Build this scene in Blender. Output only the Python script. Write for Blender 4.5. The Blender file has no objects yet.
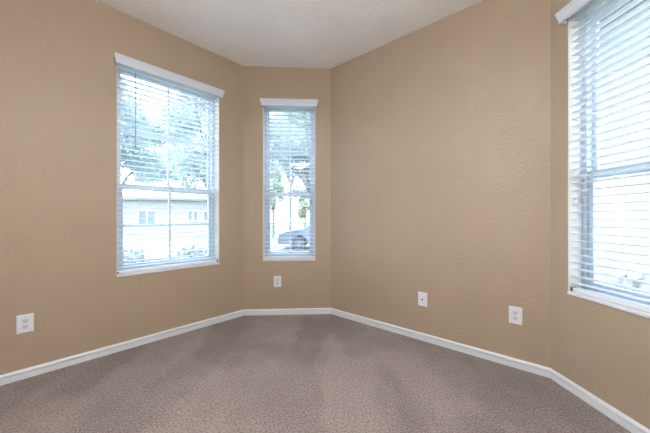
import bpy, bmesh, math, random
from mathutils import Vector, Matrix
random.seed(7)
S = bpy.context.scene
COL = S.collection

# ------------------------------------------------------------------ camera
FPX = 290.0
cam = bpy.data.cameras.new('camera'); cam_o = bpy.data.objects.new('camera', cam); COL.objects.link(cam_o)
cam.sensor_fit = 'HORIZONTAL'; cam.sensor_width = 36.0
cam.lens = 36.0 * FPX / 650.0
cam.clip_start = 0.02; cam.clip_end = 400
cam.shift_y = 0.0012
cam_o.location = (0, 0, 1.08); cam_o.rotation_euler = (math.pi / 2, 0, 0)
S.camera = cam_o

# ------------------------------------------------------------------ world, sun, exposure
w = bpy.data.worlds.new('sky'); S.world = w; w.use_nodes = True
nt = w.node_tree; nt.nodes.clear()
wo = nt.nodes.new('ShaderNodeOutputWorld'); bg = nt.nodes.new('ShaderNodeBackground')
tc = nt.nodes.new('ShaderNodeTexCoord'); sep = nt.nodes.new('ShaderNodeSeparateXYZ')
rp = nt.nodes.new('ShaderNodeValToRGB')
rp.color_ramp.elements[0].position = 0.0; rp.color_ramp.elements[0].color = (0.79, 0.885, 1.0, 1)
rp.color_ramp.elements[1].position = 0.6; rp.color_ramp.elements[1].color = (0.66, 0.82, 1.0, 1)
nt.links.new(tc.outputs['Generated'], sep.inputs[0]); nt.links.new(sep.outputs['Z'], rp.inputs[0])
nt.links.new(rp.outputs[0], bg.inputs[0]); bg.inputs[1].default_value = 5.0
nt.links.new(bg.outputs[0], wo.inputs[0])
sun = bpy.data.lights.new('sun', 'SUN'); sun.energy = 5.0; sun.angle = 0.01; sun.color = (1.0, 0.96, 0.9)
sun_o = bpy.data.objects.new('sun', sun); COL.objects.link(sun_o)
sun_o.rotation_euler = Vector((0.36, 0.36, -0.86)).to_track_quat('-Z', 'Y').to_euler()
sun_o.location = (-4, -7, 9)
FILL_STRENGTH = 57.0  # added interior fill, an unseen source hung from the ceiling
FILL_COLOR = (0.95, 0.97, 0.99)
FILL_POS = (-0.20, 0.55)
vs = S.view_settings
S.display_settings.display_device = 'sRGB'
vs.view_transform = 'Standard'; vs.look = 'None'; vs.exposure = 0.80; vs.gamma = 1.0; vs.use_curve_mapping = False
S.cycles.use_denoising = True
S.cycles.max_bounces = 10; S.cycles.diffuse_bounces = 6; S.cycles.transparent_max_bounces = 24
S.cycles.sample_clamp_indirect = 8.0

# ------------------------------------------------------------------ room geometry (metres)
CEIL = 2.747
a = math.radians(41.8)
def V2(x, y): return Vector((x, y))
A = V2(-0.899, 3.197); B = V2(0.067, 3.254)
dL = V2(-math.sin(a), -math.cos(a)); nL = V2(math.cos(a), -math.sin(a))
dR = nL.copy()
Cc = B + dR * 1.951
bq = a + math.pi / 4
dQ = V2(math.cos(bq), -math.sin(bq))
D = Cc + dQ * 1.14
Ecorner = A + dL * 2.75 + nL * ((D - A).dot(nL))
Fcorner = A + dL * 2.75
class Wall:
    """t runs along the wall from its origin, p into the room; the local frame is right handed."""
    def __init__(s, o, e):
        s.o = o; s.e = e; s.len = (e - o).length; s.d = (e - o).normalized()
        n1 = V2(-s.d.y, s.d.x); cen = V2(-0.2, 0.8)
        s.s = 1 if (cen - o).dot(n1) > 0 else -1
        s.n = n1 * s.s
        dd = s.d * s.s
        s.rot = math.atan2(dd.y, dd.x)
    def at(s, t, p=0, z=0):
        q = s.o + s.d * t + s.n * p
        return Vector((q.x, q.y, z))
WL = Wall(A, Fcorner); WM = Wall(A, B); WR = Wall(B, Cc); WQ = Wall(Cc, D)
WS = Wall(D, Ecorner); WB = Wall(Ecorner, Fcorner)

# ------------------------------------------------------------------ materials
def new_mat(name):
    m = bpy.data.materials.new(name); m.use_nodes = True
    n = m.node_tree; b = n.nodes['Principled BSDF']
    return m, n, b
def noise(n, scale, detail=2, rough=0.5, vec=None):
    t = n.nodes.new('ShaderNodeTexNoise'); t.inputs['Scale'].default_value = scale
    t.inputs['Detail'].default_value = detail; t.inputs['Roughness'].default_value = rough
    if vec: n.links.new(vec, t.inputs['Vector'])
    return t
def objco(n):
    return n.nodes.new('ShaderNodeTexCoord').outputs['Object']
def ramp(n, src, stops):
    r = n.nodes.new('ShaderNodeValToRGB'); e = r.color_ramp.elements
    e[0].position, e[0].color = stops[0][0], (*stops[0][1], 1)
    e[1].position, e[1].color = stops[-1][0], (*stops[-1][1], 1)
    for p, c in stops[1:-1]:
        x = e.new(p); x.color = (*c, 1)
    n.links.new(src, r.inputs[0]); return r.outputs[0]
def bump(n, b, src, strength, dist):
    u = n.nodes.new('ShaderNodeBump'); u.inputs['Strength'].default_value = strength; u.inputs['Distance'].default_value = dist
    n.links.new(src, u.inputs['Height']); n.links.new(u.outputs[0], b.inputs['Normal']); return u
def simple(name, col, rough=0.5, metal=0.0, var=0.04, scale=9.0, bs=0.0):
    m, n, b = new_mat(name)
    co = objco(n); t = noise(n, scale, 3, 0.6, co)
    lo = tuple(c * (1 - var) for c in col); hi = tuple(min(1, c * (1 + var)) for c in col)
    n.links.new(ramp(n, t.outputs[0], [(0.3, lo), (0.7, hi)]), b.inputs['Base Color'])
    b.inputs['Roughness'].default_value = rough; b.inputs['Metallic'].default_value = metal
    if bs:
        t2 = noise(n, scale * 12, 2, 0.5, co); bump(n, b, t2.outputs[0], bs, 0.002)
    return m
def textured_paint(name, col, s1, s2, strength, dist, rough=0.6):
    m, n, b = new_mat(name); co = objco(n)
    t = noise(n, 2.2, 3, 0.5, co)
    lo = tuple(c * 0.97 for c in col); hi = tuple(c * 1.03 for c in col)
    n.links.new(ramp(n, t.outputs[0], [(0.3, lo), (0.7, hi)]), b.inputs['Base Color'])
    b.inputs['Roughness'].default_value = rough
    f1 = noise(n, s1, 2, 0.5, co); f2 = noise(n, s2, 2, 0.5, co)
    r1 = ramp(n, f1.outputs[0], [(0.42, (0, 0, 0)), (0.62, (1, 1, 1))])
    ad = n.nodes.new('ShaderNodeMath'); ad.operation = 'MULTIPLY_ADD'; ad.inputs[1].default_value = 0.4
    n.links.new(f2.outputs[0], ad.inputs[0]); n.links.new(r1, ad.inputs[2])
    bump(n, b, ad.outputs[0], strength, dist)
    return m
M_wall = textured_paint('tan_wall_paint', (0.440, 0.345, 0.253), 55, 130, 0.30, 0.004, 0.5)
M_ceil = textured_paint('ceiling_paint', (0.92, 0.92, 0.91), 38, 110, 0.35, 0.004, 0.8)
M_trim = simple('white_trim_paint', (0.80, 0.835, 0.89), 0.35, var=0.015)
M_reveal = simple('white_reveal_paint', (0.80, 0.78, 0.73), 0.5, var=0.015)
M_vinyl = simple('white_vinyl', (0.62, 0.69, 0.77), 0.35, var=0.015)
M_blind = simple('white_blind', (0.84, 0.86, 0.90), 0.4, var=0.015)
M_valance = simple('white_valance', (0.72, 0.79, 0.90), 0.4, var=0.015)
def blind_mat():
    m, n, b = new_mat('white_blind_slat'); co = objco(n); t = noise(n, 9, 3, 0.6, co)
    n.links.new(ramp(n, t.outputs[0], [(0.3, (0.82, 0.84, 0.88)), (0.7, (0.86, 0.88, 0.92))]), b.inputs['Base Color']); b.inputs['Roughness'].default_value = 0.4
    tl = n.nodes.new('ShaderNodeBsdfTranslucent'); tl.inputs[0].default_value = (0.90, 0.92, 0.94, 1)
    mx = n.nodes.new('ShaderNodeMixShader'); mx.inputs[0].default_value = 0.5
    n.links.new(b.outputs[0], mx.inputs[1]); n.links.new(tl.outputs[0], mx.inputs[2])
    n.links.new(mx.outputs[0], n.nodes['Material Output'].inputs['Surface']); return m
M_slat = blind_mat()
M_cord = simple('white_cord', (0.62, 0.66, 0.70), 0.7)
M_wand = simple('grey_wand', (0.30, 0.33, 0.37), 0.25)
M_dark = simple('dark_plastic', (0.05, 0.045, 0.04), 0.5)
M_plate = simple('white_plate_plastic', (0.82, 0.86, 0.93), 0.3, var=0.01)
M_recept = simple('receptacle_plastic', (0.72, 0.74, 0.80), 0.35, var=0.01)
M_metal = simple('nickel_metal', (0.55, 0.55, 0.56), 0.3, 1.0)
M_blue = simple('blue_sticker_print', (0.06, 0.22, 0.50), 0.4)
M_grey = simple('grey_label_print', (0.22, 0.27, 0.33), 0.5)
M_white = simple('white_print', (0.8, 0.83, 0.86), 0.5)

def glass_mat():
    m = bpy.data.materials.new('window_glass'); m.use_nodes = True; n = m.node_tree; n.nodes.clear()
    o = n.nodes.new('ShaderNodeOutputMaterial'); mx = n.nodes.new('ShaderNodeMixShader')
    tr = n.nodes.new('ShaderNodeBsdfTransparent'); gl = n.nodes.new('ShaderNodeBsdfGlossy')
    fr = n.nodes.new('ShaderNodeFresnel'); ge = n.nodes.new('ShaderNodeNewGeometry')
    mr = n.nodes.new('ShaderNodeMapRange'); mr.inputs['To Min'].default_value = 1.45; mr.inputs['To Max'].default_value = 1 / 1.45
    n.links.new(ge.outputs['Backfacing'], mr.inputs['Value']); n.links.new(mr.outputs[0], fr.inputs[0])
    gl.inputs['Roughness'].default_value = 0.01; tr.inputs[0].default_value = (0.95, 0.98, 1.0, 1)
    n.links.new(fr.outputs[0], mx.inputs[0]); n.links.new(tr.outputs[0], mx.inputs[1]); n.links.new(gl.outputs[0], mx.inputs[2])
    n.links.new(mx.outputs[0], o.inputs[0]); return m
M_glass = glass_mat()

def carpet_mat():
    m, n, b = new_mat('mauve_cut_pile_carpet'); co = objco(n)
    # tufts
    v = n.nodes.new('ShaderNodeTexVoronoi'); v.inputs['Scale'].default_value = 95; v.feature = 'F1'
    wob = noise(n, 60, 2, 0.6, co); mixv = n.nodes.new('ShaderNodeMixRGB'); mixv.inputs[0].default_value = 0.02
    n.links.new(co, mixv.inputs[1]); n.links.new(wob.outputs['Color'], mixv.inputs[2]); n.links.new(mixv.outputs[0], v.inputs['Vector'])
    f = noise(n, 90, 4, 0.75, co)
    tuft = ramp(n, f.outputs[0], [(0.35, (0.105, 0.080, 0.070)), (0.5, (0.272, 0.216, 0.194)), (0.65, (0.45, 0.37, 0.34))])  # darkest stop paints shade into the pits of the pile
    # vacuum passes: pile brushed one way or the other, in long soft-edged wedges
    wv = noise(n, 5.0, 3, 0.6, co); off = n.nodes.new('ShaderNodeVectorMath'); off.operation = 'MULTIPLY_ADD'
    off.inputs[1].default_value = (0.16, 0.16, 0); n.links.new(wv.outputs['Color'], off.inputs[0]); n.links.new(co, off.inputs[2])
    def wedge(rot, sx, sy, sc):
        mp = n.nodes.new('ShaderNodeMapping'); mp.inputs['Rotation'].default_value = (0, 0, math.radians(rot)); mp.inputs['Scale'].default_value = (sx, sy, 1)
        n.links.new(off.outputs[0], mp.inputs[0])
        vv = n.nodes.new('ShaderNodeTexVoronoi'); vv.feature = 'SMOOTH_F1'; vv.inputs['Smoothness'].default_value = 0.25; vv.inputs['Scale'].default_value = sc
        n.links.new(mp.outputs[0], vv.inputs['Vector'])
        sp = n.nodes.new('ShaderNodeSeparateXYZ'); n.links.new(vv.outputs['Color'], sp.inputs[0]); return sp.outputs[0]
    wa = wedge(38, 2.8, 0.8, 1.3); wb_ = wedge(-35, 2.4, 0.9, 1.1)
    big = noise(n, 1.9, 4, 0.6, co)
    a1 = n.nodes.new('ShaderNodeMath'); a1.operation = 'MULTIPLY_ADD'; a1.inputs[1].default_value = 0.34; n.links.new(wa, a1.inputs[0]); n.links.new(big.outputs[0], a1.inputs[2])
    ad = n.nodes.new('ShaderNodeMath'); ad.operation = 'MULTIPLY_ADD'; ad.inputs[1].default_value = 0.26; n.links.new(wb_, ad.inputs[0]); n.links.new(a1.outputs[0], ad.inputs[2])
    shade = ramp(n, ad.outputs[0], [(0.52, (0.72, 0.70, 0.69)), (0.78, (0.96, 0.95, 0.95)), (1.0, (1.16, 1.16, 1.17))])
    mul = n.nodes.new('ShaderNodeMixRGB'); mul.blend_type = 'MULTIPLY'; mul.inputs[0].default_value = 1
    n.links.new(tuft, mul.inputs[1]); n.links.new(shade, mul.inputs[2])
    n.links.new(mul.outputs[0], b.inputs['Base Color'])
    b.inputs['Roughness'].default_value = 0.95
    b.inputs['Specular IOR Level'].default_value = 0.1
    b.inputs['Sheen Weight'].default_value = 0.25; b.inputs['Sheen Roughness'].default_value = 0.6
    ad2 = n.nodes.new('ShaderNodeMath'); ad2.operation = 'SUBTRACT'
    n.links.new(f.outputs[0], ad2.inputs[0]); n.links.new(v.outputs['Distance'], ad2.inputs[1])
    bump(n, b, ad2.outputs[0], 0.8, 0.012)
    return m
M_carpet = carpet_mat()

# ------------------------------------------------------------------ mesh helpers
def link(name, bm, mat, parent=None, smooth=False, loc=None, rotz=0, bevel=0, mats=None):
    bmesh.ops.remove_doubles(bm, verts=bm.verts, dist=1e-6)
    bmesh.ops.recalc_face_normals(bm, faces=bm.faces)
    me = bpy.data.meshes.new(name); bm.to_mesh(me); bm.free()
    for mm in (mats or [mat]): me.materials.append(mm)
    if smooth:
        for p in me.polygons: p.use_smooth = True
    o = bpy.data.objects.new(name, me); COL.objects.link(o)
    if parent: o.parent = parent
    if loc is not None: o.location = loc
    o.rotation_euler = (0, 0, rotz)
    if bevel:
        bv = o.modifiers.new('bevel', 'BEVEL'); bv.width = bevel; bv.segments = 2; bv.limit_method = 'ANGLE'
    return o
def box(bm, x0, x1, y0, y1, z0, z1, mi=0):
    vs_ = [bm.verts.new((x, y, z)) for z in (z0, z1) for y in (y0, y1) for x in (x0, x1)]
    for f in ((0, 2, 3, 1), (4, 5, 7, 6), (0, 1, 5, 4), (2, 6, 7, 3), (0, 4, 6, 2), (1, 3, 7, 5)):
        fc = bm.faces.new([vs_[i] for i in f]); fc.material_index = mi
def tube(bm, p0, p1, r0, r1=None, seg=10, mi=0):
    p0 = Vector(p0); p1 = Vector(p1); r1 = r0 if r1 is None else r1
    q = (p1 - p0).to_track_quat('Z', 'Y')
    ra = [bm.verts.new(p0 + q @ Vector((r0 * math.cos(t * 2 * math.pi / seg), r0 * math.sin(t * 2 * math.pi / seg), 0))) for t in range(seg)]
    rb = [bm.verts.new(p1 + q @ Vector((r1 * math.cos(t * 2 * math.pi / seg), r1 * math.sin(t * 2 * math.pi / seg), 0))) for t in range(seg)]
    for i in range(seg):
        f = bm.faces.new((ra[i], ra[(i + 1) % seg], rb[(i + 1) % seg], rb[i])); f.material_index = mi
    bm.faces.new(ra[::-1]).material_index = mi; bm.faces.new(rb).material_index = mi
def prism_x(bm, prof, x0, x1, mi=0):
    """profile of (y,z) points swept along x"""
    va = [bm.verts.new((x0, y, z)) for y, z in prof]; vb = [bm.verts.new((x1, y, z)) for y, z in prof]
    n = len(prof)
    for i in range(n):
        bm.faces.new((va[i], va[(i + 1) % n], vb[(i + 1) % n], vb[i])).material_index = mi
    bm.faces.new(va[::-1]).material_index = mi; bm.faces.new(vb).material_index = mi
def lathe(bm, prof, seg=32, axis='Z', c=(0, 0, 0)):
    rings = []
    for r, h in prof:
        ring = []
        for i in range(seg):
            t = 2 * math.pi * i / seg
            x, y, z = r * math.cos(t), r * math.sin(t), h
            if axis == 'Y': x, y, z = r * math.cos(t), h, r * math.sin(t)
            ring.append(bm.verts.new((x + c[0], y + c[1], z + c[2])))
        rings.append(ring)
    for k in range(len(rings) - 1):
        for i in range(seg):
            bm.faces.new((rings[k][i], rings[k][(i + 1) % seg], rings[k + 1][(i + 1) % seg], rings[k + 1][i]))
    bm.faces.new(rings[0][::-1]); bm.faces.new(rings[-1])
def empty(name, loc, rotz=0):
    o = bpy.data.objects.new(name, None); COL.objects.link(o); o.location = loc; o.rotation_euler = (0, 0, rotz)
    o.empty_display_size = 0.1
    return o
def tag(o, label, cat, group=None):
    o['label'] = label; o['category'] = cat
    if group: o['group'] = group
    return o
def structure(o, label=None):
    o['kind'] = 'structure'
    if label: o['label'] = label
    return o

# ------------------------------------------------------------------ shell
TH = 0.16
def build_wall(name, W, hole=None, mat=M_wall, label=None):
    """hole = (t0, t1, z0, z1).  Local x = s*t."""
    bm = bmesh.new()
    ts = [0.0, W.len] if not hole else [0.0, hole[0], hole[1], W.len]
    zs = [0.0, CEIL] if not hole else [0.0, hole[2], hole[3], CEIL]
    nt_, nz = len(ts), len(zs)
    g = {}
    for k, p in enumerate((0.0, -TH)):
        for i, t in enumerate(ts):
            for j, z in enumerate(zs):
                g[k, i, j] = bm.verts.new((W.s * t, p, z))
    solid = lambda i, j: 0 <= i < nt_ - 1 and 0 <= j < nz - 1 and not (hole and i == 1 and j == 1)
    for i in range(nt_ - 1):
        for j in range(nz - 1):
            if not solid(i, j): continue
            for k in (0, 1): bm.faces.new((g[k, i, j], g[k, i + 1, j], g[k, i + 1, j + 1], g[k, i, j + 1]))
            for (di, dj, e0, e1) in ((-1, 0, (i, j), (i, j + 1)), (1, 0, (i + 1, j), (i + 1, j + 1)), (0, -1, (i, j), (i + 1, j)), (0, 1, (i, j + 1), (i + 1, j + 1))):
                if not solid(i + di, j + dj):
                    bm.faces.new((g[0, *e0], g[0, *e1], g[1, *e1], g[1, *e0]))
    return structure(link(name, bm, mat, None, False, W.at(0), W.rot), label)
HZ0, HZ1 = 0.597, 2.366
H_L = (0.285, 1.163); H_M = (0.213, 0.794); H_Q = (0.130, 1.008)
build_wall('wall_left', WL, (*H_L, HZ0, HZ1), label='tan textured wall with the wide window on the left')
build_wall('wall_center', WM, (*H_M, HZ0, HZ1), label='narrow tan wall with the slim window in the far bay')
build_wall('wall_right', WR, label='plain tan textured wall right of the far bay')
build_wall('wall_corner', WQ, (*H_Q, HZ0, HZ1), label='tan angled wall holding the window at the right edge')
build_wall('wall_side', WS); build_wall('wall_back', WB)
poly = [A, B, Cc, D, Ecorner, Fcorner]
def slab(name, z0, z1, mat, grow):
    cen = sum(poly, V2(0, 0)) / 6
    bm = bmesh.new()
    pts = [p + (p - cen).normalized() * grow for p in poly]
    lo = [bm.verts.new((p.x, p.y, z0)) for p in pts]; hi = [bm.verts.new((p.x, p.y, z1)) for p in pts]
    bm.faces.new(lo); bm.faces.new(hi[::-1])
    for i in range(6): bm.faces.new((lo[i], lo[(i + 1) % 6], hi[(i + 1) % 6], hi[i]))
    return structure(link(name, bm, mat))
slab('floor', -0.12, 0.0, M_carpet, 0.16)['label'] = 'mauve brown cut pile carpet with vacuum marks'
slab('ceiling', CEIL, CEIL + 0.12, M_ceil, 0.18)['label'] = 'off white textured ceiling'

# baseboards: moulded profile swept along each wall and mitred into its neighbours
BP = [(0, 0), (0.0130, 0), (0.0130, 0.033), (0.0118, 0.0352), (0.0030, 0.0360), (0.0030, 0.0425), (0.0150, 0.0430),
      (0.0165, 0.0450), (0.0165, 0.0545), (0.0130, 0.0600), (0.0060, 0.0636), (0, 0.0640)]
walls = [WL, WM, WR, WQ, WS, WB]
def baseboard(name, W, o, e):
    bm = bmesh.new()
    def ang(corner, dirn, other_n):
        # mitre: shift along the wall per unit of depth
        return (other_n.dot(dirn) * 1.0)
    rows = []
    for corner, sgn in ((o, 1), (e, -1)):
        # the neighbour sharing this corner
        nb = [X for X in walls if X is not W and ((X.o - corner).length < 1e-4 or (X.e - corner).length < 1e-4)][0]
        m = (W.n + nb.n).normalized(); m = m / m.dot(W.n)
        row = []
        for p, z in BP:
            q = corner + m * p - W.o
            row.append(bm.verts.new((W.s * q.dot(W.d), q.dot(W.n), z)))
        rows.append(row)
    n = len(BP)
    for i in range(n):
        bm.faces.new((rows[0][i], rows[0][(i + 1) % n], rows[1][(i + 1) % n], rows[1][i]))
    bm.faces.new(rows[0]); bm.faces.new(rows[1][::-1])
    return structure(link(name, bm, M_trim, None, False, W.at(0), W.rot))
for nm, W in (('left', WL), ('center', WM), ('right', WR), ('corner', WQ), ('side', WS), ('back', WB)):
    baseboard('baseboard_' + nm, W, W.o, W.e)

# ------------------------------------------------------------------ windows (local x along the wall, y into the room, z up from sill)
RAIL_Z = 1.343 - HZ0
def frame_rect(bm, x0, x1, z0, z1, wd, y0, y1, wb=None, wt=None):
    wb = wd if wb is None else wb; wt = wd if wt is None else wt
    box(bm, x0, x0 + wd, y0, y1, z0, z1); box(bm, x1 - wd, x1, y0, y1, z0, z1)
    box(bm, x0 + wd, x1 - wd, y0, y1, z0, z0 + wb); box(bm, x0 + wd, x1 - wd, y0, y1, z1 - wt, z1)
def build_window(idx, W, hole, grid, label):
    hw = (hole[1] - hole[0]) / 2; tc_ = (hole[0] + hole[1]) / 2; h = HZ1 - HZ0
    r = structure(empty('window_%d' % idx, W.at(tc_, 0, HZ0), W.rot), label)
    # painted reveal lining three sides
    bm = bmesh.new(); e = 0.004
    box(bm, -hw, -hw + e, -TH, 0.0006, 0.0, h); box(bm, hw - e, hw, -TH, 0.0006, 0.0, h); box(bm, -hw + e, hw - e, -TH, 0.0006, h - e, h)
    link('reveal', bm, M_reveal, r)
    bm = bmesh.new()
    prism_x(bm, [(-0.09, 0.0), (0.006, 0.0), (0.008, 0.003), (0.008, 0.017), (0.005, 0.0195), (-0.09, 0.0195)], -hw + e, hw - e)
    link('window_sill', bm, M_trim, r)
    bm = bmesh.new(); frame_rect(bm, -hw + e, hw - e, 0.0, h - e, 0.032, -0.155, -0.088, 0.045)
    link('window_frame', bm, M_vinyl, r, bevel=0.003)
    x = hw - e - 0.032; zb = 0.045; zt = h - e - 0.032
    for nm, z0, z1, yf, yb in (('upper_sash', RAIL_Z - 0.022, zt, -0.128, -0.150), ('lower_sash', zb, RAIL_Z + 0.022, -0.098, -0.124)):
        sh = bmesh.new(); frame_rect(sh, -x, x, z0, z1, 0.030 if nm == 'lower_sash' else 0.022, yb, yf, 0.04 if nm == 'lower_sash' else 0.03, 0.04 if nm == 'lower_sash' else 0.025)
        s = link(nm, sh, M_vinyl, r, bevel=0.003)
        ym = (yf + yb) / 2
        g = bmesh.new(); box(g, -x + 0.02, x - 0.02, ym - 0.002, ym + 0.002, z0 + 0.025, z1 - 0.02)
        link('glass', g, M_glass, s)
        if grid:
            zc = (z0 + z1) / 2 + (0.004 if nm == 'lower_sash' else 0.0)
            m = bmesh.new(); box(m, -0.0095, 0.0095, ym - 0.008, ym + 0.008, z0 + 0.02, z1 - 0.02); link('muntin', m, M_vinyl, s)
            m = bmesh.new(); box(m, -x + 0.02, x - 0.02, ym - 0.007, ym + 0.007, zc - 0.0085, zc + 0.0085); link('muntin', m, M_vinyl, s)
        if nm == 'lower_sash':
            lk = bmesh.new(); box(lk, -0.03, 0.03, -0.124, -0.104, z1, z1 + 0.008); tube(lk, (0, -0.114, z1 + 0.008), (0, -0.114, z1 + 0.018), 0.009); box(lk, -0.002, 0.035, -0.118, -0.110, z1 + 0.012, z1 + 0.019)
            link('sash_lock', lk, M_vinyl, s)
    return r
win1 = build_window(1, WL, H_L, True, 'wide white single hung window in the left wall')
win2 = build_window(2, WM, H_M, True, 'narrow white single hung window in the far bay wall')
win3 = build_window(3, WQ, H_Q, False, 'white single hung window at the right edge')
# printed stickers on the upper pane of the narrow window, just above the meeting rail (their own bit of paper on the pane)
def sticker(parent, x0, x1, z0, z1, y, mat, bars, name):
    bm = bmesh.new(); box(bm, x0, x1, y, y + 0.0008, z0, z1)
    for (u0, u1, v0, v1) in bars:
        box(bm, x0 + (x1 - x0) * u0, x0 + (x1 - x0) * u1, y + 0.0008, y + 0.0012, z0 + (z1 - z0) * v0, z0 + (z1 - z0) * v1, 1)
    link(name, bm, mat, parent, mats=[mat, M_white])
up2 = [c for c in win2.children if c.name.startswith('upper_sash')][0]

# ------------------------------------------------------------------ blinds
PITCH = 0.0445
def build_blind(W, hole, label, wand_t=None, cords=(), clips=True, lift_t=None):
    hw = (hole[1] - hole[0]) / 2; tc_ = (hole[0] + hole[1]) / 2
    r = empty('window_blind', W.at(tc_, 0, HZ0), W.rot)
    tag(r, label, 'window blind', 'white slatted blinds hung in the windows')
    lx = lambda t: (t - tc_) * W.s
    Z = lambda z: z - HZ0
    # valance: moulded crown profile with mitred returns to the wall
    vp = [(0.058, 2.3755), (0.062, 2.371), (0.062, 2.360), (0.058, 2.355), (0.057, 2.342), (0.051, 2.326), (0.048, 2.319), (0.051, 2.314), (0.050, 2.305), (0.045, 2.302)]
    full = vp + [(0.038, 2.302), (0.038, 2.316), (0.044, 2.330), (0.050, 2.373)]
    ov = 0.027
    bm = bmesh.new(); prev = None; n = len(full)
    # path: wall -> front left corner -> front right corner -> wall; p = outward offset
    def ring(kind, sgn):
        out = []
        for p, z in full:
            if kind == 'wall': out.append(bm.verts.new((sgn * (hw + ov - 0.062 + p), 0.001, Z(z))))
            else: out.append(bm.verts.new((sgn * (hw + ov - 0.062 + p), p, Z(z))))
        return out
    rings = [ring('wall', -1), ring('c', -1), ring('c', 1), ring('wall', 1)]
    for k in range(3):
        for i in range(n):
            bm.faces.new((rings[k][i], rings[k][(i + 1) % n], rings[k + 1][(i + 1) % n], rings[k + 1][i]))
    bm.faces.new(rings[0]); bm.faces.new(rings[3][::-1])
    link('valance', bm, M_valance, r)
    bm = bmesh.new(); box(bm, -hw + 0.007, hw - 0.007, -0.068, -0.016, Z(2.332), Z(2.360)); link('headrail', bm, M_blind, r, bevel=0.002)
    # slats: shallow crown, 2 in wide
    bm = bmesh.new(); z = 0.668; ns = 0
    yc, hwid, th = -0.0415, 0.0250, 0.0032
    while z < 2.328:
        prof = []
        for k in range(5):
            u = -1 + k * 0.5; prof.append((yc + u * hwid, Z(z) + 0.0012 * (1 - u * u) + th / 2))
        for k in range(5):
            u = 1 - k * 0.5; prof.append((yc + u * hwid, Z(z) + 0.0012 * (1 - u * u) - th / 2))
        prism_x(bm, prof, -hw + 0.0075, hw - 0.0075); z += PITCH; ns += 1
    link('slats', bm, M_slat, r)
    bm = bmesh.new(); box(bm, -hw + 0.0075, hw - 0.0075, -0.068, -0.016, 0.0215, 0.044); link('bottom_rail', bm, M_blind, r, bevel=0.004)
    for t in cords:
        x = lx(t); c = bmesh.new()
        for y in (-0.0148, -0.0682): tube(c, (x, y, 0.044), (x, y, Z(2.29)), 0.0011, seg=6)
        zz = 0.668 - 0.003
        while zz < 2.328:
            tube(c, (x, -0.0148, Z(zz)), (x, -0.0682, Z(zz)), 0.0007, seg=4); zz += PITCH
        link('ladder_cord', c, M_cord, r)
    if wand_t is not None:
        x = lx(wand_t); c = bmesh.new()
        tube(c, (x, -0.0085, Z(2.285)), (x, -0.0085, Z(1.675)), 0.0036, 0.0042, 6); tube(c, (x, -0.0085, Z(1.675)), (x, -0.0085, Z(1.655)), 0.0055, 0.0045, 8)
        tube(c, (x, -0.03, Z(2.30)), (x, -0.0085, Z(2.283)), 0.002, seg=6)
        link('tilt_wand', c, M_wand, r)
    if lift_t is not None:
        x = lx(lift_t); c = bmesh.new()
        for dx in (-0.003, 0.003): tube(c, (x + dx, -0.010, Z(2.29)), (x + dx * 0.5, -0.010, Z(1.275)), 0.001, seg=6)
        lc = link('lift_cord', c, M_cord, r)
        c = bmesh.new(); tube(c, (x, -0.010, Z(1.278)), (x - 0.006, -0.010, Z(1.235)), 0.0045, 0.0085, 10); tube(c, (x - 0.006, -0.010, Z(1.235)), (x - 0.0065, -0.010, Z(1.228)), 0.0085, 0.006, 10)
        link('tassel', c, M_grey, lc)
    if clips:
        for sg in (-1, 1):
            c = bmesh.new(); box(c, sg * (hw - 0.0075), sg * (hw - 0.0045), -0.045, -0.012, 0.0215, 0.046); box(c, sg * (hw - 0.0042), sg * (hw - 0.018), -0.0155, -0.0125, 0.026, 0.040)
            link('hold_down_bracket', c, M_dark, r)
    return r
build_blind(WL, H_L, 'white slatted blind over the wide left window, with grey tilt wand', wand_t=1.028, cords=(0.985, 0.43), clips=True)
build_blind(WM, H_M, 'white slatted blind over the narrow window in the far bay', cords=(0.335, 0.66), clips=False, lift_t=0.738)
build_blind(WQ, H_Q, 'white slatted blind over the window cut off by the right edge', cords=(0.232, 0.60, 0.95), clips=True)

# white cord cleat on the left reveal of the right-hand window (moves with nothing else: screwed to the reveal)
hwq = (H_Q[1] - H_Q[0]) / 2
cl = empty('cord_cleat', WQ.at(H_Q[0] + 0.0045, -0.040, 1.19), WQ.rot)
tag(cl, 'small white cord cleat on the left reveal inside the right-hand window', 'cleat')
bm = bmesh.new(); box(bm, -0.003, 0.0005, -0.010, 0.010, -0.018, 0.018); link('cleat_base', bm, M_plate, cl)
bm = bmesh.new(); tube(bm, (-0.003, 0, 0), (-0.013, 0, 0), 0.005, seg=8); tube(bm, (-0.012, 0, -0.020), (-0.012, 0, 0.020), 0.0035, seg=8); link('cleat_horn', bm, M_plate, cl)

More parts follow.
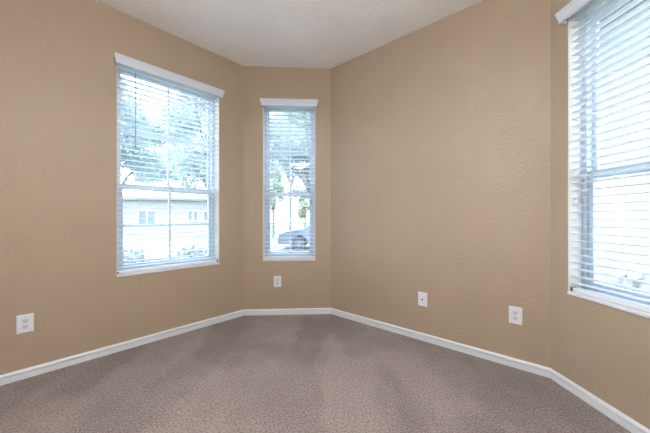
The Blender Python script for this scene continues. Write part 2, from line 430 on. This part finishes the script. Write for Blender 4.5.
# ------------------------------------------------------------------ wall plates
def plate_mesh(w_, h_):
    bm = bmesh.new()
    prof = [(0.0, 0.0), (0.004, 0.0035), (0.0058, 0.0058)]
    rings = []
    for y, ins in ((0.0003, 0.0), (0.003, 0.0), (0.0055, 0.004), (0.006, 0.008)):
        x = w_ / 2 - ins; z = h_ / 2 - ins
        rings.append([bm.verts.new(c) for c in ((-x, y, -z), (x, y, -z), (x, y, z), (-x, y, z))])
    for k in range(3):
        for i in range(4): bm.faces.new((rings[k][i], rings[k][(i + 1) % 4], rings[k + 1][(i + 1) % 4], rings[k + 1][i]))
    bm.faces.new(rings[0][::-1]); bm.faces.new(rings[3])
    return bm
def outlet(W, t, z, label, w_=0.081, h_=0.123):
    r = empty('wall_outlet', W.at(t, 0, z), W.rot); tag(r, label, 'outlet', 'white duplex outlets low on the walls')
    link('cover_plate', plate_mesh(w_, h_), M_plate, r)
    for sg in (1, -1):
        zc = sg * 0.0195; bm = bmesh.new()
        # rounded receptacle face with flat top and bottom
        pts = []
        for k in range(24):
            t_ = 2 * math.pi * k / 24; x = 0.0172 * math.cos(t_); zz = max(-0.0142, min(0.0142, 0.0172 * math.sin(t_))); pts.append((x, zz))
        ra = [bm.verts.new((x, 0.0058, zc + zz)) for x, zz in pts]; rb = [bm.verts.new((x * 0.97, 0.0078, zc + zz * 0.97)) for x, zz in pts]
        for k in range(24): bm.faces.new((ra[k], ra[(k + 1) % 24], rb[(k + 1) % 24], rb[k]))
        bm.faces.new(rb)
        rc = link('receptacle', bm, M_recept, r)
        bm = bmesh.new()
        box(bm, -0.0078, -0.0048, 0.0076, 0.0081, zc - 0.001, zc + 0.0085); box(bm, 0.0048, 0.0078, 0.0076, 0.0081, zc, zc + 0.008)
        tube(bm, (0, 0.0076, zc - 0.0075), (0, 0.0081, zc - 0.0075), 0.003, seg=10)
        link('slots', bm, M_dark, rc)
    bm = bmesh.new(); tube(bm, (0, 0.0058, 0), (0, 0.0069, 0), 0.0033, seg=12); link('screw', bm, M_recept, r)
    return r
outlet(WL, 1.674, 0.3655, 'white duplex outlet low on the left wall, at the left edge of the room')
outlet(WM, 0.3725, 0.3675, 'white duplex outlet on the far bay wall below the narrow window')
outlet(WR, 1.750, 0.374, 'white duplex outlet on the plain right wall, nearer the corner')
r = empty('cable_jack', WR.at(1.061, 0, 0.361), WR.rot)
tag(r, 'white wall plate with one dark round cable jack on the plain right wall', 'cable jack')
link('cover_plate', plate_mesh(0.083, 0.121), M_plate, r)
bm = bmesh.new(); tube(bm, (0, 0.0058, 0), (0, 0.008, 0), 0.0085, seg=6); link('collar', bm, M_dark, r)
bm = bmesh.new(); tube(bm, (0, 0.008, 0), (0, 0.016, 0), 0.0052, seg=14); link('connector', bm, M_dark, r)
for sg in (-1, 1):
    bm = bmesh.new(); tube(bm, (0, 0.0058, sg * 0.042), (0, 0.0069, sg * 0.042), 0.0033, seg=12); link('screw', bm, M_plate, r)

# stickers on the narrow window
sticker(up2, *sorted(((0.700 - 0.5035) * WM.s, (0.792 - 0.5035 - 0.02) * WM.s)), RAIL_Z + 0.03, RAIL_Z + 0.066, -0.136, M_blue, [(0.30, 0.36, 0.1, 0.9), (0.38, 0.62, 0.62, 0.80), (0.66, 0.72, 0.1, 0.9)], 'sticker')
sticker(up2, *sorted(((0.262 - 0.5035) * WM.s, (0.300 - 0.5035) * WM.s)), RAIL_Z + 0.042, RAIL_Z + 0.062, -0.136, M_grey, [(0.1, 0.9, 0.44, 0.56)], 'label')

# ------------------------------------------------------------------ added fill light, an unseen bowl fixture above the frame that brightens the room
fill_m, ln, lb = new_mat('fill_light_glass'); lb.inputs['Emission Color'].default_value = (*FILL_COLOR, 1); lb.inputs['Emission Strength'].default_value = FILL_STRENGTH
lb.inputs['Base Color'].default_value = (0.9, 0.9, 0.88, 1)
r = empty('fill_light', (FILL_POS[0], FILL_POS[1], CEIL)); tag(r, 'round opal bowl fill light added below the ceiling, out of view', 'fill light')
bm = bmesh.new(); lathe(bm, [(0.03, -0.0005), (0.085, -0.0005), (0.085, -0.02), (0.06, -0.032), (0.012, -0.036), (0.012, -0.50), (0.02, -0.505)], 32); link('canopy', bm, M_metal, r, True)
bm = bmesh.new(); lathe(bm, [(0.185, -0.515), (0.20, -0.518), (0.19, -0.555), (0.155, -0.590), (0.10, -0.613), (0.02, -0.622)], 40); link('bowl', bm, fill_m, r, True)
bm = bmesh.new(); lathe(bm, [(0.018, -0.6205), (0.018, -0.628), (0.009, -0.640), (0.002, -0.646)], 16); link('finial', bm, M_metal, r, True)

# ------------------------------------------------------------------ outside
GZ = -0.45
M_lawn = simple('pale_lawn', (0.152, 0.175, 0.129), 0.9, var=0.25, scale=4)
M_street = simple('grey_street', (0.152, 0.152, 0.156), 0.8, var=0.08, scale=3)
M_conc = simple('pale_concrete', (0.205, 0.201, 0.198), 0.8, var=0.06, scale=3)
M_stucco = simple('white_stucco', (0.274, 0.274, 0.274), 0.8, var=0.03, scale=6, bs=0.2)
M_stucco2 = simple('cream_stucco', (0.274, 0.27, 0.266), 0.8, var=0.03, scale=6, bs=0.2)
M_roof = simple('grey_tile_roof', (0.152, 0.16, 0.175), 0.7, var=0.15, scale=14)
M_pane = simple('dark_blue_pane', (0.091, 0.129, 0.175), 0.1)
M_bark = simple('grey_bark', (0.167, 0.167, 0.167), 0.9, var=0.2, scale=20)
def leaf_mat(name, col):
    m = simple(name, col, 0.6, var=0.25, scale=2.5); n = m.node_tree; b = n.nodes['Principled BSDF']
    tl = n.nodes.new('ShaderNodeBsdfTranslucent'); tl.inputs[0].default_value = (*col, 1)
    mx = n.nodes.new('ShaderNodeMixShader'); mx.inputs[0].default_value = 0.45
    n.links.new(b.outputs[0], mx.inputs[1]); n.links.new(tl.outputs[0], mx.inputs[2])
    n.links.new(mx.outputs[0], n.nodes['Material Output'].inputs['Surface']); return m
M_leaf1 = leaf_mat('pale_green_leaves', (0.34, 0.40, 0.34)); M_leaf2 = leaf_mat('grey_green_leaves', (0.35, 0.42, 0.43)); M_leaf3 = leaf_mat('light_shrub_leaves', (0.20, 0.225, 0.22))
M_leaf4 = leaf_mat('yellow_green_leaves', (0.36, 0.42, 0.32)); M_hub = simple('grey_hub', (0.12, 0.13, 0.15), 0.4)
M_car = simple('silver_blue_paint', (0.129, 0.152, 0.205), 0.25, 0.3, var=0.02); M_tyre = simple('black_rubber', (0.053, 0.057, 0.065), 0.8)

bm = bmesh.new(); box(bm, -45, 45, -10, 60, GZ - 0.2, GZ); structure(link('ground', bm, M_lawn), 'pale lawn outside the windows')
bm = bmesh.new(); box(bm, -45, 5.2, 13.0, 19.5, GZ, GZ + 0.02); structure(link('street', bm, M_street), 'grey street seen through the far windows')
bm = bmesh.new(); box(bm, -45, 5.2, 10.4, 11.8, GZ, GZ + 0.05); structure(link('sidewalk', bm, M_conc), 'pale sidewalk along the street')

def blob_leaves(bm, centres, n, size):
    for i in range(n):
        c, rad = random.choice(centres)
        d = Vector((random.gauss(0, 1), random.gauss(0, 1), random.gauss(0, 1))).normalized()
        k = random.random() ** 0.4
        p = Vector(c) + Vector((d.x * rad[0], d.y * rad[1], d.z * rad[2])) * k
        s = size * random.uniform(0.6, 1.3)
        u = Vector((random.gauss(0, 1), random.gauss(0, 1), random.gauss(0, 1))).normalized(); v = u.orthogonal().normalized()
        q = [p - u * s, p + v * s * 0.45, p + u * s, p - v * s * 0.45]
        bm.faces.new([bm.verts.new(x) for x in q])
def tree(x, y, h, label, mat, spread, n=2200, leaf=0.13, trunk_h=None, group='trees outside the windows'):
    r = empty('tree', (x, y, GZ)); tag(r, label, 'tree', group)
    th_ = trunk_h or h * 0.42
    bm = bmesh.new(); tips = []
    tube(bm, (0, 0, -0.05), (0.05, 0.03, th_), 0.10, 0.07, 10)
    for k in range(7):
        an = k * 2 * math.pi / 7 + random.uniform(-.3, .3); rr = spread * random.uniform(0.4, 0.85); zt_ = h * random.uniform(0.48, 0.92)
        tip = (math.cos(an) * rr, math.sin(an) * rr, zt_); mid = (tip[0] * 0.45, tip[1] * 0.45, th_ + (zt_ - th_) * 0.55)
        tube(bm, (0.05, 0.03, th_ - 0.1), mid, 0.07, 0.04, 7); tube(bm, mid, tip, 0.04, 0.012, 6); tips.append(tip)
    link('trunk', bm, M_bark, r)
    bm = bmesh.new(); cs = [(t_, (spread * 0.42, spread * 0.42, h * 0.13)) for t_ in tips] + [((0, 0, h * 0.86), (spread * 0.5, spread * 0.5, h * 0.14))]
    blob_leaves(bm, cs, n, leaf); link('foliage', bm, mat, r)
tree(-0.40, 9.2, 7.0, 'grey green tree whose trunk stands behind the right side of the narrow bay window', M_leaf2, 1.5, 11000, 0.075, 2.2)
tree(-2.78, 23.2, 10.5, 'tall pale tree across the street behind the muntin of the narrow window', M_leaf1, 2.6, 9000, 0.17, 4.0)
tree(-1.45, 20.6, 3.7, 'pale green small tree across the street low in the right half of the narrow window', M_leaf4, 0.75, 2200, 0.11, 1.6)
tree(-3.75, 20.9, 5.4, 'pale green tree across the street in the left half of the narrow window', M_leaf4, 0.85, 3200, 0.12, 2.0)
tree(-3.50, 9.0, 6.2, 'leafy tree whose trunk stands behind the right edge of the wide left window', M_leaf2, 1.3, 7500, 0.075, 2.2)
tree(-6.75, 9.2, 6.0, 'leafy tree whose trunk stands behind the left edge of the wide left window', M_leaf2, 1.4, 7500, 0.075, 2.2)
tree(-17.6, 34.0, 14.0, 'tall tree rising behind the roof of the house across the street', M_leaf2, 5.0, 10000, 0.24, 6.0)
def shrub(x, y, s, h, label):
    r = empty('shrub', (x, y, GZ)); tag(r, label, 'shrub', 'shrubs below the wide left window')
    bm = bmesh.new()
    for k in range(6):
        an = k * 1.05; tube(bm, (0.03 * math.cos(an), 0.03 * math.sin(an), -0.02), (s * 0.5 * math.cos(an), s * 0.5 * math.sin(an), h * 0.7), 0.012, 0.005, 6)
    link('stems', bm, M_bark, r)
    bm = bmesh.new(); blob_leaves(bm, [((0, 0, h * 0.6), (s, s, h * 0.42))], 700, 0.05); link('foliage', bm, M_leaf3, r)
shrub(-3.42, 5.0, 0.42, 0.98, 'pale shrub outside the lower left corner of the wide left window')
shrub(-2.62, 5.75, 0.42, 0.95, 'pale shrub outside the lower right corner of the wide left window')

# house across the street
def house(x, y, rot, wd, dp, h, wins, label, wall_m, roof_h=1.5, name='house', roof_m=None):
    r = empty(name, (x, y, GZ), rot); tag(r, label, 'house')
    bm = bmesh.new(); box(bm, -wd / 2, wd / 2, 0, dp, 0, h); wl = link('wall', bm, wall_m, r)
    bm = bmesh.new(); o_ = 0.45
    lo = [bm.verts.new(c) for c in ((-wd / 2 - o_, -o_, h), (wd / 2 + o_, -o_, h), (wd / 2 + o_, dp + o_, h), (-wd / 2 - o_, dp + o_, h))]
    lo2 = [bm.verts.new(c.co + Vector((0, 0, 0.15))) for c in lo]
    r1 = bm.verts.new((-wd / 2 + dp * 0.5, dp / 2, h + roof_h)); r2 = bm.verts.new((wd / 2 - dp * 0.5, dp / 2, h + roof_h))
    bm.faces.new(lo[::-1])
    for i in range(4): bm.faces.new((lo[i], lo[(i + 1) % 4], lo2[(i + 1) % 4], lo2[i]))
    bm.faces.new((lo2[0], lo2[1], r2, r1)); bm.faces.new((lo2[1], lo2[2], r2)); bm.faces.new((lo2[2], lo2[3], r1, r2)); bm.faces.new((lo2[3], lo2[0], r1))
    link('roof', bm, roof_m or M_roof, r)
    for (cx_, cz, ww, hh) in wins:
        bm = bmesh.new(); frame_rect(bm, cx_ - ww / 2, cx_ + ww / 2, cz - hh / 2, cz + hh / 2, 0.07, -0.06, 0.02)
        box(bm, cx_ - 0.03, cx_ + 0.03, -0.05, 0.02, cz - hh / 2 + 0.07, cz + hh / 2 - 0.07)
        f = link('window', bm, M_trim, r)
        bm = bmesh.new(); box(bm, cx_ - ww / 2 + 0.05, cx_ + ww / 2 - 0.05, -0.02, -0.005, cz - hh / 2 + 0.05, cz + hh / 2 - 0.05); link('pane', bm, M_pane, f)
    return r
house(-11.0, 23.5, 0.12, 10.0, 7.0, 2.9, [(0.3, 1.65, 0.9, 0.9), (1.5, 1.65, 0.9, 0.9), (2.7, 1.65, 0.9, 0.9), (-3.2, 1.5, 1.4, 1.2)], 'pale house with a row of windows across the street beyond the left window', M_stucco2)
# white house beside the right hand window: its long wall faces our window
house(6.0, 6.5, -math.pi / 2, 16.0, 7.0, 5.6, [], 'white two storey stucco house next door filling the right-hand window', M_stucco, 0.55, roof_m=M_stucco2)
# utility meter low on that wall
r = empty('utility_meter', (6.0, 5.65, GZ), -math.pi / 2)
tag(r, 'pale twin utility meter with pipes on the white wall outside the right-hand window', 'utility meter')
for sx in (-0.13, 0.13):
    bm = bmesh.new(); tube(bm, (sx, -0.06, 0.44), (sx, -0.16, 0.44), 0.085, 0.085, 20); link('dial', bm, M_trim, r)
bm = bmesh.new(); tube(bm, (-0.13, -0.06, 0.44), (0.13, -0.06, 0.44), 0.02); tube(bm, (0.0, -0.06, 0.0), (0.0, -0.06, 0.44), 0.03); tube(bm, (-0.10, -0.06, 0.0), (-0.10, -0.06, 0.44), 0.02); box(bm, -0.09, 0.09, -0.10, -0.001, 0.18, 0.30)
link('pipes', bm, M_stucco, r)

# car parked on the street: side view, nose to the left
def car(x, y):
    r = empty('car', (x, y, GZ + 0.02)); tag(r, 'silver blue car parked in the street beyond the narrow window', 'car')
    side = [(-2.2, 0.28), (-2.25, 0.45), (-2.2, 0.72), (-1.9, 0.85), (-1.05, 0.97), (-0.35, 1.40), (0.2, 1.50), (1.1, 1.46), (1.75, 1.10), (2.2, 1.02), (2.28, 0.6), (2.2, 0.30)]
    bm = bmesh.new()
    ws = lambda z: 0.88 if z < 0.9 else 0.88 - (z - 0.9) * 0.42
    # lower edge with two wheel arches
    low = []
    for wx in (1.35, -1.3):
        low += [(wx + 0.40 * math.cos(t_ * math.pi / 8), 0.30 + 0.40 * math.sin(t_ * math.pi / 8)) for t_ in range(9)]
    prof = side + low
    fa = [bm.verts.new((px_, -ws(pz), pz)) for px_, pz in prof]; fb = [bm.verts.new((px_, ws(pz), pz)) for px_, pz in prof]
    n = len(prof)
    for i in range(n): bm.faces.new((fa[i], fa[(i + 1) % n], fb[(i + 1) % n], fb[i]))
    e1 = bm.faces.new(fa); e2 = bm.faces.new(fb[::-1]); bmesh.ops.triangulate(bm, faces=[e1, e2])
    link('body', bm, M_car, r)
    for sg in (-1, 1):
        bm = bmesh.new()
        for q in ([(-0.82, 1.0), (-0.28, 1.36), (0.18, 1.43), (0.18, 1.0)], [(0.26, 1.0), (0.26, 1.43), (1.0, 1.39), (1.5, 1.05)]):
            bm.faces.new([bm.verts.new((px_, sg * (ws(pz) + 0.006), pz)) for px_, pz in q])
        g_ = bmesh.ops.extrude_face_region(bm, geom=bm.faces[:]); bmesh.ops.translate(bm, verts=[v for v in g_['geom'] if isinstance(v, bmesh.types.BMVert)], vec=(0, -sg * 0.03, 0))
        link('side_window', bm, M_pane, r)
    bm = bmesh.new()
    q = [(-1.0, 0.70, 1.0), (-0.38, 0.58, 1.385), (-0.38, -0.58, 1.385), (-1.0, -0.70, 1.0)]
    bm.faces.new([bm.verts.new((a_ - 0.012, b_, c_ + 0.012)) for a_, b_, c_ in q])
    g_ = bmesh.ops.extrude_face_region(bm, geom=bm.faces[:]); bmesh.ops.translate(bm, verts=[v for v in g_['geom'] if isinstance(v, bmesh.types.BMVert)], vec=(0.02, 0, -0.02))
    link('windshield', bm, M_pane, r)
    for wx in (-1.3, 1.35):
        for sg in (-1, 1):
            bm = bmesh.new(); lathe(bm, [(0.19, -0.1), (0.30, -0.1), (0.32, -0.07), (0.32, 0.07), (0.30, 0.1), (0.19, 0.1)], 24, 'Y', (wx, sg * 0.80, 0.32)); wh = link('wheel', bm, M_tyre, r, False)
            bm = bmesh.new(); tube(bm, (wx, sg * 0.70, 0.32), (wx, sg * 0.905, 0.32), 0.18, 0.16, 18); link('hubcap', bm, M_hub, wh)
    for sg in (-1, 1):
        bm = bmesh.new(); box(bm, -2.235, -2.15, sg * 0.5, sg * 0.82, 0.62, 0.74); link('headlight', bm, M_white, r)
car(0.1, 14.0)

# daylight portals (guide the sampling of the sky through each window opening; they add no light of their own)
for W, H in ((WL, H_L), (WM, H_M), (WQ, H_Q)):
    l = bpy.data.lights.new('portal', 'AREA'); l.shape = 'RECTANGLE'; l.size = H[1] - H[0]; l.size_y = HZ1 - HZ0; l.cycles.is_portal = True
    o = bpy.data.objects.new('portal', l); COL.objects.link(o)
    o.location = W.at((H[0] + H[1]) / 2, -TH - 0.01, (HZ0 + HZ1) / 2)
    o.rotation_euler = Vector((W.n.x, W.n.y, 0)).to_track_quat('-Z', 'Y').to_euler()
